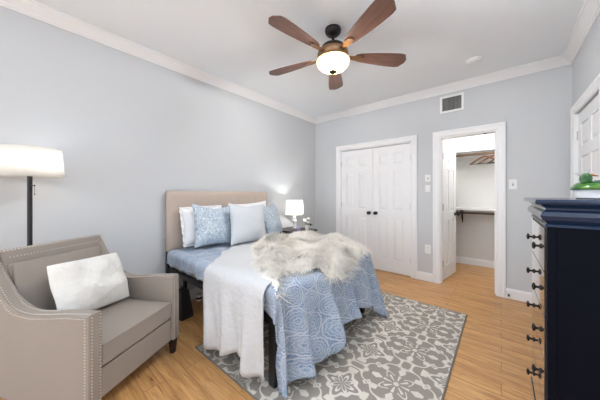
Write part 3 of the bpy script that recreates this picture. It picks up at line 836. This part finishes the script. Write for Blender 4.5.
for (dx, dy, dz) in ((.06, .0, .10), (.05, .045, .085), (.075, -.02, .085)):
    b = BM(); pts = [(0, 0, .07), (dx * .5, dy * .5, dz + .01), (dx, dy, dz)]
    a = Vector(pts[2]); q = Vector((dx, dy, 0)).normalized(); s_ = Vector((-q.y, q.x, 0))
    P = [b.verts.new(a - q * .035), b.verts.new(a + s_ * .02 + Vector((0, 0, .006))), b.verts.new(a + q * .035 - Vector((0, 0, .01))), b.verts.new(a - s_ * .02 + Vector((0, 0, .006)))]
    b.faces.new(P); bmesh.ops.solidify(b, geom=list(b.faces), thickness=.002); tube(b, pts, .0015, 6)
    link('leaf', b, gm, vs_)
b = BM(); lathe(b, [(.030, 0), (.036, .01), (.038, .045), (.034, .05), (.033, .046), (.001, .04)], n=24)
tag(link('candle_cup', b, mat('lilac_ceramic', srgb(168, 164, 200), .4), None, True, (-2.36, 2.76, .68), 40), 'small lilac candle cup at the front of the nightstand', 'candle')

# ------------------------------------------------------------------ ceiling fan
FX, FY = -1.142, 1.810
fan = thing('ceiling_fan', 'five-blade ceiling fan with walnut blades and glowing amber glass bowl light', 'ceiling fan', (FX, FY, H))
b = BM(); lathe(b, [(.070, 0), (.072, -.012), (.066, -.035), (.045, -.055), (.02, -.062)], n=32); link('canopy', b, M['bronze'], fan, True, angle=40)
b = BM(); tube(b, [(0, 0, -.05), (0, 0, -.14)], .013, 14); lathe(b, [(.018, -.115), (.030, -.125), (.030, -.14)], n=20); link('downrod', b, M['bronze'], fan, True, angle=40)
b = BM(); lathe(b, [(.03, -.13), (.075, -.140), (.098, -.155), (.105, -.175), (.105, -.19)], n=40); hs = link('motor_housing', b, M['bronze'], fan, True, angle=40)
b = BM(); lathe(b, [(.105, -.19), (.128, -.198), (.136, -.215), (.136, -.238), (.124, -.256), (.115, -.268)], n=40); link('motor_band', b, M['copper'], hs, True, angle=40)
ZB = -.235
CAMA = R(40.1)
for k in range(5):
    ph = R(7 + 72 * k) + CAMA
    # blade outline along +x
    b = BM(); pitch = R(-11)
    outl = []; n = 14
    for i in range(n + 1):
        t = i / n; x = .205 + t * .475
        hw = .040 + .040 * math.sin(min(1, t * 1.1) * PI * .5) ; 
        if t > .86: hw *= math.sqrt(max(0, 1 - ((t - .86) / .14) ** 2)) * .42 + .58 * (1 - ((t - .86) / .14) ** 3 * .55)
        if t < .08: hw *= .72 + .28 * math.sqrt(t / .08)
        outl.append((x, hw))
    up = [(x, hw) for x, hw in outl]; dn = [(x, -hw) for x, hw in outl[::-1]]
    prism(b, up + dn, 'z', -.004, .004)
    bl_ = link('blade', b, M['blade'], fan)
    bl_.matrix_local = Matrix.Translation((0, 0, ZB)) @ Matrix.Rotation(ph, 4, 'Z') @ Matrix.Rotation(pitch, 4, 'X')
    b = BM()
    pr = [(.105, .024), (.15, .018), (.19, .020), (.215, .030), (.255, .026), (.275, .008)]
    prism(b, [(x, y) for x, y in pr] + [(x, -y) for x, y in pr[::-1]], 'z', -.0115, -.0045, .001)
    for x, y in ((.225, .015), (.225, -.015), (.255, 0)): sph(b, (x, y, -.012), .005)
    ir = link('blade_iron', b, M['copper'], bl_)
b = BM(); prof = [(.138, -.276), (.143, -.282)] + [(.143 * math.cos(a), -.285 - .092 * math.sin(a)) for a in [PI / 2 * i / 12 for i in range(1, 12)]] + [(.012, -.377)]
ins = [(max(.008, r_ - .004), z + .003) for r_, z in prof[::-1]]
lathe(b, prof, n=48, cap=False); link('glass_bowl', b, M['bowl'], fan, True)
b = BM(); lathe(b, [(.034, -.370), (.036, -.379), (.022, -.387), (.012, -.395), (.001, -.399)], n=24); link('finial', b, M['bronze'], fan, True)
b = BM(); lathe(b, [(.122, -.262), (.142, -.268), (.145, -.277), (.139, -.281)], n=48); link('bowl_rim', b, M['copper'], fan, True, angle=40)
for k in range(3):
    a = 2 * PI * k / 3 + .4; x, y = .065 * math.cos(a), .065 * math.sin(a)
    b = BM(); sph(b, (x, y, -.312), .020, 2); link('bulb', b, emis('fan_bulb' + str(k), (1, .86, .60, 1), 3), fan, True)
    a2 = a + PI / 3; p = point('fan_light', (.07 * math.cos(a2), .07 * math.sin(a2), -.300), 13, (1, .98, .97), .02); p.parent = fan

# ------------------------------------------------------------------ ceiling and wall fittings
b = BM(); lathe(b, [(.072, H), (.072, H - .008), (.064, H - .020), (.056, H - .030), (.03, H - .034), (.001, H - .034)], n=36)
sd = tag(link('smoke_detector', b, M['plastic'], None, True, (-.226, 3.21, 0), 35), 'round white smoke detector on the ceiling near the closets', 'smoke detector')
b = BM(); sph(b, (.03, -.03, H - .031), .004); link('indicator', b, M['slot'], sd)
# vent
vx0, vx1, vz0, vz1 = -.648, -.373, 2.345, 2.575
vt = thing('air_vent', 'white wall air vent with dark louvres above the closet door', 'vent', ((vx0 + vx1) / 2, YB, vz0))
hw = (vx1 - vx0) / 2; hh = vz1 - vz0; fw = .028
b = BM()
for a, c, d, e in ((-hw, hw, 0, fw), (-hw, hw, hh - fw, hh), (-hw, -hw + fw, fw, hh - fw), (hw - fw, hw, fw, hh - fw)): box(b, a, c, -.010, 0, d, e, .002)
link('frame', b, M['plastic'], vt)
b = BM(); box(b, -hw + fw, hw - fw, -.002, -.0005, fw, hh - fw); link('backing', b, mat('grey_duct', srgb(110, 110, 110), .7), vt)
b = BM()
nl = 15
for i in range(nl):
    x = -hw + fw + (i + .5) * (2 * (hw - fw) / nl); a = R(35 if i < 5 else (-40 if i > 9 else 5))
    dx, dy = .0055 * math.sin(a), .0055 * math.cos(a)
    v = [b.verts.new((x - dx, -.009 + 0, z)) for z in (fw, hh - fw)] + [b.verts.new((x + dx, -.002, z)) for z in (hh - fw, fw)]
    b.faces.new(v)
bmesh.ops.solidify(b, geom=list(b.faces), thickness=.0012)
link('louvres', b, mat('grey_louvre', srgb(190, 190, 188), .5), vt)
b = BM()
for z in (.25, .4, .55, .75): box(b, -hw + fw, hw - fw, -.004, -.003, hh * z, hh * z + .002)
link('cross_bars', b, mat('grey_bar', srgb(120, 120, 118), .5), vt)
def plate(name, label, cat, x, z, kind, h=.115, wd=.072):
    t = thing(name, label, cat, (x, YB, z), group='light switches on the back wall' if 'switch' in name else None)
    b = BM(); box(b, -wd / 2, wd / 2, -.006, 0, -h / 2, h / 2, .002); link('cover_plate', b, M['plastic'], t)
    if kind == 'rocker':
        b = BM(); box(b, -.017, .017, -.010, -.006, -.034, .034, .002); link('rocker', b, M['plastic'], t)
    elif kind == 'toggle':
        b = BM(); box(b, -.008, .008, -.0075, -.006, -.016, .016); link('slot', b, mat('grey_slot', srgb(150, 150, 150), .6), t)
        b = BM(); box(b, -.005, .005, -.020, -.0075, -.002, .012, .001); link('toggle', b, M['plastic'], t)
    elif kind == 'outlet':
        for zz in (.024, -.024):
            b = BM(); box(b, -.017, .017, -.008, -.006, zz - .016, zz + .016, .002); s_ = link('socket', b, M['plastic'], t)
            b = BM()
            for xx in (-.006, .006): box(b, xx - .0012, xx + .0012, -.0085, -.0079, zz - .006, zz + .006)
            link('slot', b, M['slot'], s_)
    elif kind == 'dial':
        b = BM(); lathe(b, [(.018, 0), (.018, .012), (.001, .013)], n=24)
        for v in b.verts: v.co = Vector((v.co.x, -v.co.z - .006, v.co.y))
        link('dial', b, M['plastic'], t, True, angle=40)
plate('light_switch', 'white switch plate between the closets, upper of two', 'light switch', -.80, 1.465, 'toggle', .10, .07)
plate('light_switch', 'white rounded dimmer plate between the closets, lower of two', 'light switch', -.80, 1.32, 'dial', .095, .065)
plate('power_outlet', 'white wall outlet low between the two closet doors', 'outlet', -.80, .455, 'outlet', .125, .075)
plate('light_switch', 'white toggle switch plate right of the open closet', 'light switch', .105, 1.355, 'toggle')
b = BM(); lathe(b, [(.010, 0), (.010, .004), (.004, .006), (.004, .030), (.009, .032), (.009, .042), (.001, .043)], n=14)
for v in b.verts: v.co = Vector((v.co.x, -v.co.z, v.co.y))
tag(link('door_stop', b, M['black'], None, True, (.068, YB - .016, .045), 40), 'small black door stop on the baseboard by the open closet', 'door stop')
b = BM(); box(b, -.02, .02, -.012, .012, -.006, 0, .001); sph(b, (0, 0, -.007), .008, 2)
tag(link('ball_catch', b, M['bronze'], None, False, (-.155, YB + .04, DH - .012)), 'small dark catch at the top of the open closet doorway', 'catch')

# ------------------------------------------------------------------ closet fittings
cf_ = M['trim']
for z, lab in ((1.955, 'upper'), (.985, 'lower')):
    sh = thing('closet_shelf', 'white %s shelf on the back wall of the open closet' % lab, 'shelf', (0, 0, z), group='closet shelves')
    b = BM(); box(b, -.88, XR, CB - .33, CB, 0, .02, .002); box(b, -.88, XR, CB - .018, CB, -.085, 0); box(b, -.88, XR, CB - .335, CB - .33, -.012, .024); link('board', b, cf_, sh)
    rd = thing('closet_rod', '%s hanging rod under the %s closet shelf' % ('wooden' if z > 1.5 else 'dark', lab), 'rod', (0, CB - .27, z - .062), group='closet hanging rods')
    b = BM(); tube(b, [(-.87, 0, 0), (XR - .01, 0, 0)], .017, 16); link('rod', b, M['shelfwood'] if z > 1.5 else mat('dark_rod', srgb(96, 84, 76), .4, .3), rd, True, angle=50)
    for x in (-.876, XR - .012):
        b = BM(); tube(b, [(x, 0, 0), (x + .012, 0, 0)], .03, 16); link('rod_socket', b, M['bronze'], rd, True, angle=50)
    if z > 1.5: continue
    b = BM(); box(b, -.535, -.52, -.0, .26, .03, .055); box(b, -.535, -.52, .245, .262, -.19, .03); tube(b, [(-.5275, .0, .02), (-.5275, .25, -.18)], .006, 8); tube(b, [(-.5275, -.02, -.005), (-.5275, -.01, -.022), (-.5275, .012, -.022), (-.5275, .022, .0), (-.5275, .01, .03)], .005, 8); link('bracket', b, M['bronze'], rd)
def hanger(x, rz, label):
    t = thing('clothes_hanger', label, 'hanger', (x, CB - .27, 1.893), rz, 'wooden hangers on the upper closet rod')
    b = BM()
    tube(b, [(.0, 0, -.05), (0, 0, -.02), (.012, 0, -.012 + .0), (.0215, 0, .004), (.018, 0, .018), (.0, 0, .0215), (-.016, 0, .016)], .0022, 8); link('hook', b, M['steel'], t)
    b = BM(); pts = [(-.215, -.155), (-.13, -.105), (-.05, -.058), (0, -.045), (.05, -.058), (.13, -.105), (.215, -.155)]
    rings = []
    for (px, pz) in pts: rings.append([b.verts.new((px + dx, dy, pz + dz)) for dx, dy, dz in ((0, -.008, .012), (0, .008, .012), (0, .008, -.012), (0, -.008, -.012))])
    for A, B in zip(rings, rings[1:]):
        for i in range(4): b.faces.new((A[i], A[(i + 1) % 4], B[(i + 1) % 4], B[i]))
    b.faces.new(rings[0]); b.faces.new(rings[-1][::-1]); link('shoulder', b, M['hanger'], t)
    b = BM(); tube(b, [(-.20, 0, -.155), (.20, 0, -.155)], .006, 8); link('trouser_bar', b, M['espresso'], t, True)
hanger(-.205, R(-22), 'wooden hanger on the upper closet rod, leftmost of those seen')
hanger(-.090, R(-16), 'wooden hanger on the upper closet rod, behind the leftmost one')
hanger(.02, R(-26), 'wooden hanger on the upper closet rod, mostly hidden by the door casing')

# ------------------------------------------------------------------ tall dresser
DX0, DX1, DY0, DY1 = .146, .560, 1.385, 1.955
dr = thing('chest_of_drawers', 'tall glossy navy black chest of drawers against the right wall', 'dresser', (0, 0, 0))
b = BM(); box(b, DX0, DX1, DY0, DY1, .13, 1.115, .003)
link('body', b, M['navy'], dr)
for y in (DY0 - .004, DY1 + .004 - .03):
    b = BM(); box(b, DX0 - .004, DX0 + .024, y, y + .03, .13, 1.112, .003); link('corner_stile', b, M['navy'], dr)
CO = [(0.004, 1.105), (.010, 1.108), (.010, 1.118), (.004, 1.122), (.010, 1.128), (.020, 1.136), (.026, 1.152), (.020, 1.168), (.010, 1.176), (.010, 1.184), (.022, 1.194), (.026, 1.198), (.040, 1.200), (.042, 1.208), (.040, 1.215), (.036, 1.218)]
b = BM(); rings = []
for o, z in CO: rings.append([b.verts.new(q) for q in ((DX0 - o, DY0 - o, z), (DX1, DY0 - o, z), (DX1, DY1 + o, z), (DX0 - o, DY1 + o, z))])
for A, B in zip(rings, rings[1:]):
    for i in range(4): b.faces.new((A[i], A[(i + 1) % 4], B[(i + 1) % 4], B[i]))
b.faces.new(rings[0]); b.faces.new(rings[-1][::-1]); link('cornice', b, mat('navy_painted_sheen', srgb(27, 44, 70), .2, spec=.45), dr, True, angle=28)  # lighter blue base colour stands in for window light reflected in the cornice
# plinth with bracket feet
b = BM(); prism(b, [(DY0, .165), (DY0, 0), (DY0 + .07, 0), (DY0 + .10, .05), (DY0 + .15, .085), (DY1 - .15, .085), (DY1 - .10, .05), (DY1 - .07, 0), (DY1, 0), (DY1, .165)], 'x', DX0 - .014, DX0 + .01, .003)
box(b, DX0 + .01, DX1, DY0, DY0 + .02, 0, .13); box(b, DX0 + .01, DX1, DY1 - .02, DY1, 0, .13)
link('plinth', b, M['drawer'], dr)
kb = BM(); lathe(kb, [(.011, 0), (.012, .003), (.006, .006), (.005, .014), (.007, .017), (.015, .020), (.017, .024), (.013, .028), (.001, .030)], n=18)
for v in kb.verts: v.co = Vector((-v.co.z, v.co.x, v.co.y))
kmesh = bpy.data.meshes.new('knob'); kb.to_mesh(kmesh); kb.free(); kmesh.materials.append(M['bronze'])
for p_ in kmesh.polygons: p_.use_smooth = True
for i in range(5):
    z1 = 1.097 - i * .186; z0 = z1 - .180
    b = BM(); box(b, DX0 - .010, DX0 + .01, DY0 + .028, DY1 - .028, z0, z1, .002)
    d = link('drawer', b, M['drawer'], dr)
    for y in (1.515, 1.815):
        k = bpy.data.objects.new('knob', kmesh); C.collection.objects.link(k); k.parent = d; k.location = (DX0 - .010, y, (z0 + z1) / 2)

# planter on the dresser
PXc, PYc, PZ = .366, 1.595, 1.218
pl = thing('succulent_planter', 'white ceramic planter with green rim and succulents on the chest of drawers', 'planter', (PXc, PYc, PZ))
b = BM(); lathe(b, [(.108, 0), (.117, .006), (.121, .045), (.119, .047), (.112, .045), (.108, .012), (.001, .012)], n=48); link('pot', b, mat('white_glazed_ceramic', srgb(236, 238, 240), .12, spec=.7), pl, True, angle=40)
gg_ = mat('green_glaze', srgb(46, 118, 44), .15, spec=.7); S.nt = gg_.node_tree
S.nt.links.new(mixc(_m('MULTIPLY_ADD', S(noisetex(coord(), 30, 2)), 3, -1, clamp=True), srgb(30, 92, 38), srgb(84, 128, 48)), bsdf(gg_).inputs['Base Color'])
b = BM(); lathe(b, [(.119, .040), (.129, .040), (.130, .046), (.124, .056), (.118, .066), (.110, .070), (.106, .064), (.112, .050), (.119, .040)], n=48, cap=False); link('rim', b, gg_, pl, True)
b = BM(); lathe(b, [(.001, .054), (.109, .054), (.109, .060), (.001, .062)], n=32); link('gravel', b, mat('dark_gravel', srgb(84, 72, 58), .9), pl)
cg = mat('cactus_green', srgb(66, 118, 70), .55); S.nt = cg.node_tree
S.nt.links.new(mixc(_m('MULTIPLY_ADD', S(noisetex(coord(), 60, 2)), 3, -1, clamp=True), srgb(36, 82, 50), srgb(92, 138, 84)), bsdf(cg).inputs['Base Color'])
pg = mat('grey_green_leaf', srgb(104, 128, 116), .6)
sp = mat('cactus_spine', srgb(120, 110, 108), .6)
# camera-right direction helps lay the arrangement along the visible rim
cr = Vector((.765, .644, 0)); cfw = Vector((-.644, .765, 0))
def pp(a, f_, z): v = cr * a + cfw * f_; return (v.x, v.y, z)
c0 = Vector(pp(-.106, .02, .086)); b = BM()
gr = bmesh.ops.create_uvsphere(b, u_segments=40, v_segments=16, radius=1)
for v in b.verts:
    a = math.atan2(v.co.y, v.co.x); k = 1 + .09 * math.cos(a * 10); v.co = Vector((v.co.x * .017 * k, v.co.y * .017 * k, v.co.z * .024)) + c0
ca = link('cactus', b, cg, pl, True)
b = BM(); r = random.Random(11)
for i in range(16):
    a = r.uniform(0, 2 * PI); e = r.uniform(.1, 1.3); d_ = Vector((math.cos(a) * math.cos(e), math.sin(a) * math.cos(e), math.sin(e)))
    tube(b, [c0 + d_ * .014, c0 + d_ * r.uniform(.028, .045)], [.0008, .0003], 4)
link('spines', b, sp, ca)
def rosette(c, s, n, m, name='succulent'):
    b = BM()
    for i in range(n):
        a = i * 2.4; t = i / n; e = .25 + 1.1 * (1 - t) if False else (1.35 - 1.1 * t)
        d_ = Vector((math.cos(a) * math.cos(e), math.sin(a) * math.cos(e), math.sin(e))); L = s * (.55 + .45 * t)
        tube(b, [Vector(c), Vector(c) + d_ * L * .5, Vector(c) + d_ * L * .85, Vector(c) + d_ * L], [s * .10, s * .20, s * .15, .001], 7)
    return link(name, b, m, pl, True)
rosette(pp(-.070, .0, .060), .034, 22, pg); rosette(pp(-.086, .03, .060), .030, 18, pg); rosette(pp(-.018, .0, .062), .040, 20, pg); rosette(pp(-.030, -.065, .062), .022, 14, cg); rosette(pp(.05, -.03, .062), .045, 20, cg)
rosette(pp(-.066, -.045, .062), .018, 10, cg)
b = BM()
b_pts = [pp(-.095, .05, .090), pp(-.085, .04, .100), pp(-.070, .03, .103), pp(-.055, .02, .098)]
tube(b, b_pts, [.003, .005, .005, .002], 8); link('driftwood', b, mat('orange_brown_wood', srgb(190, 120, 74), .6), pl, True)
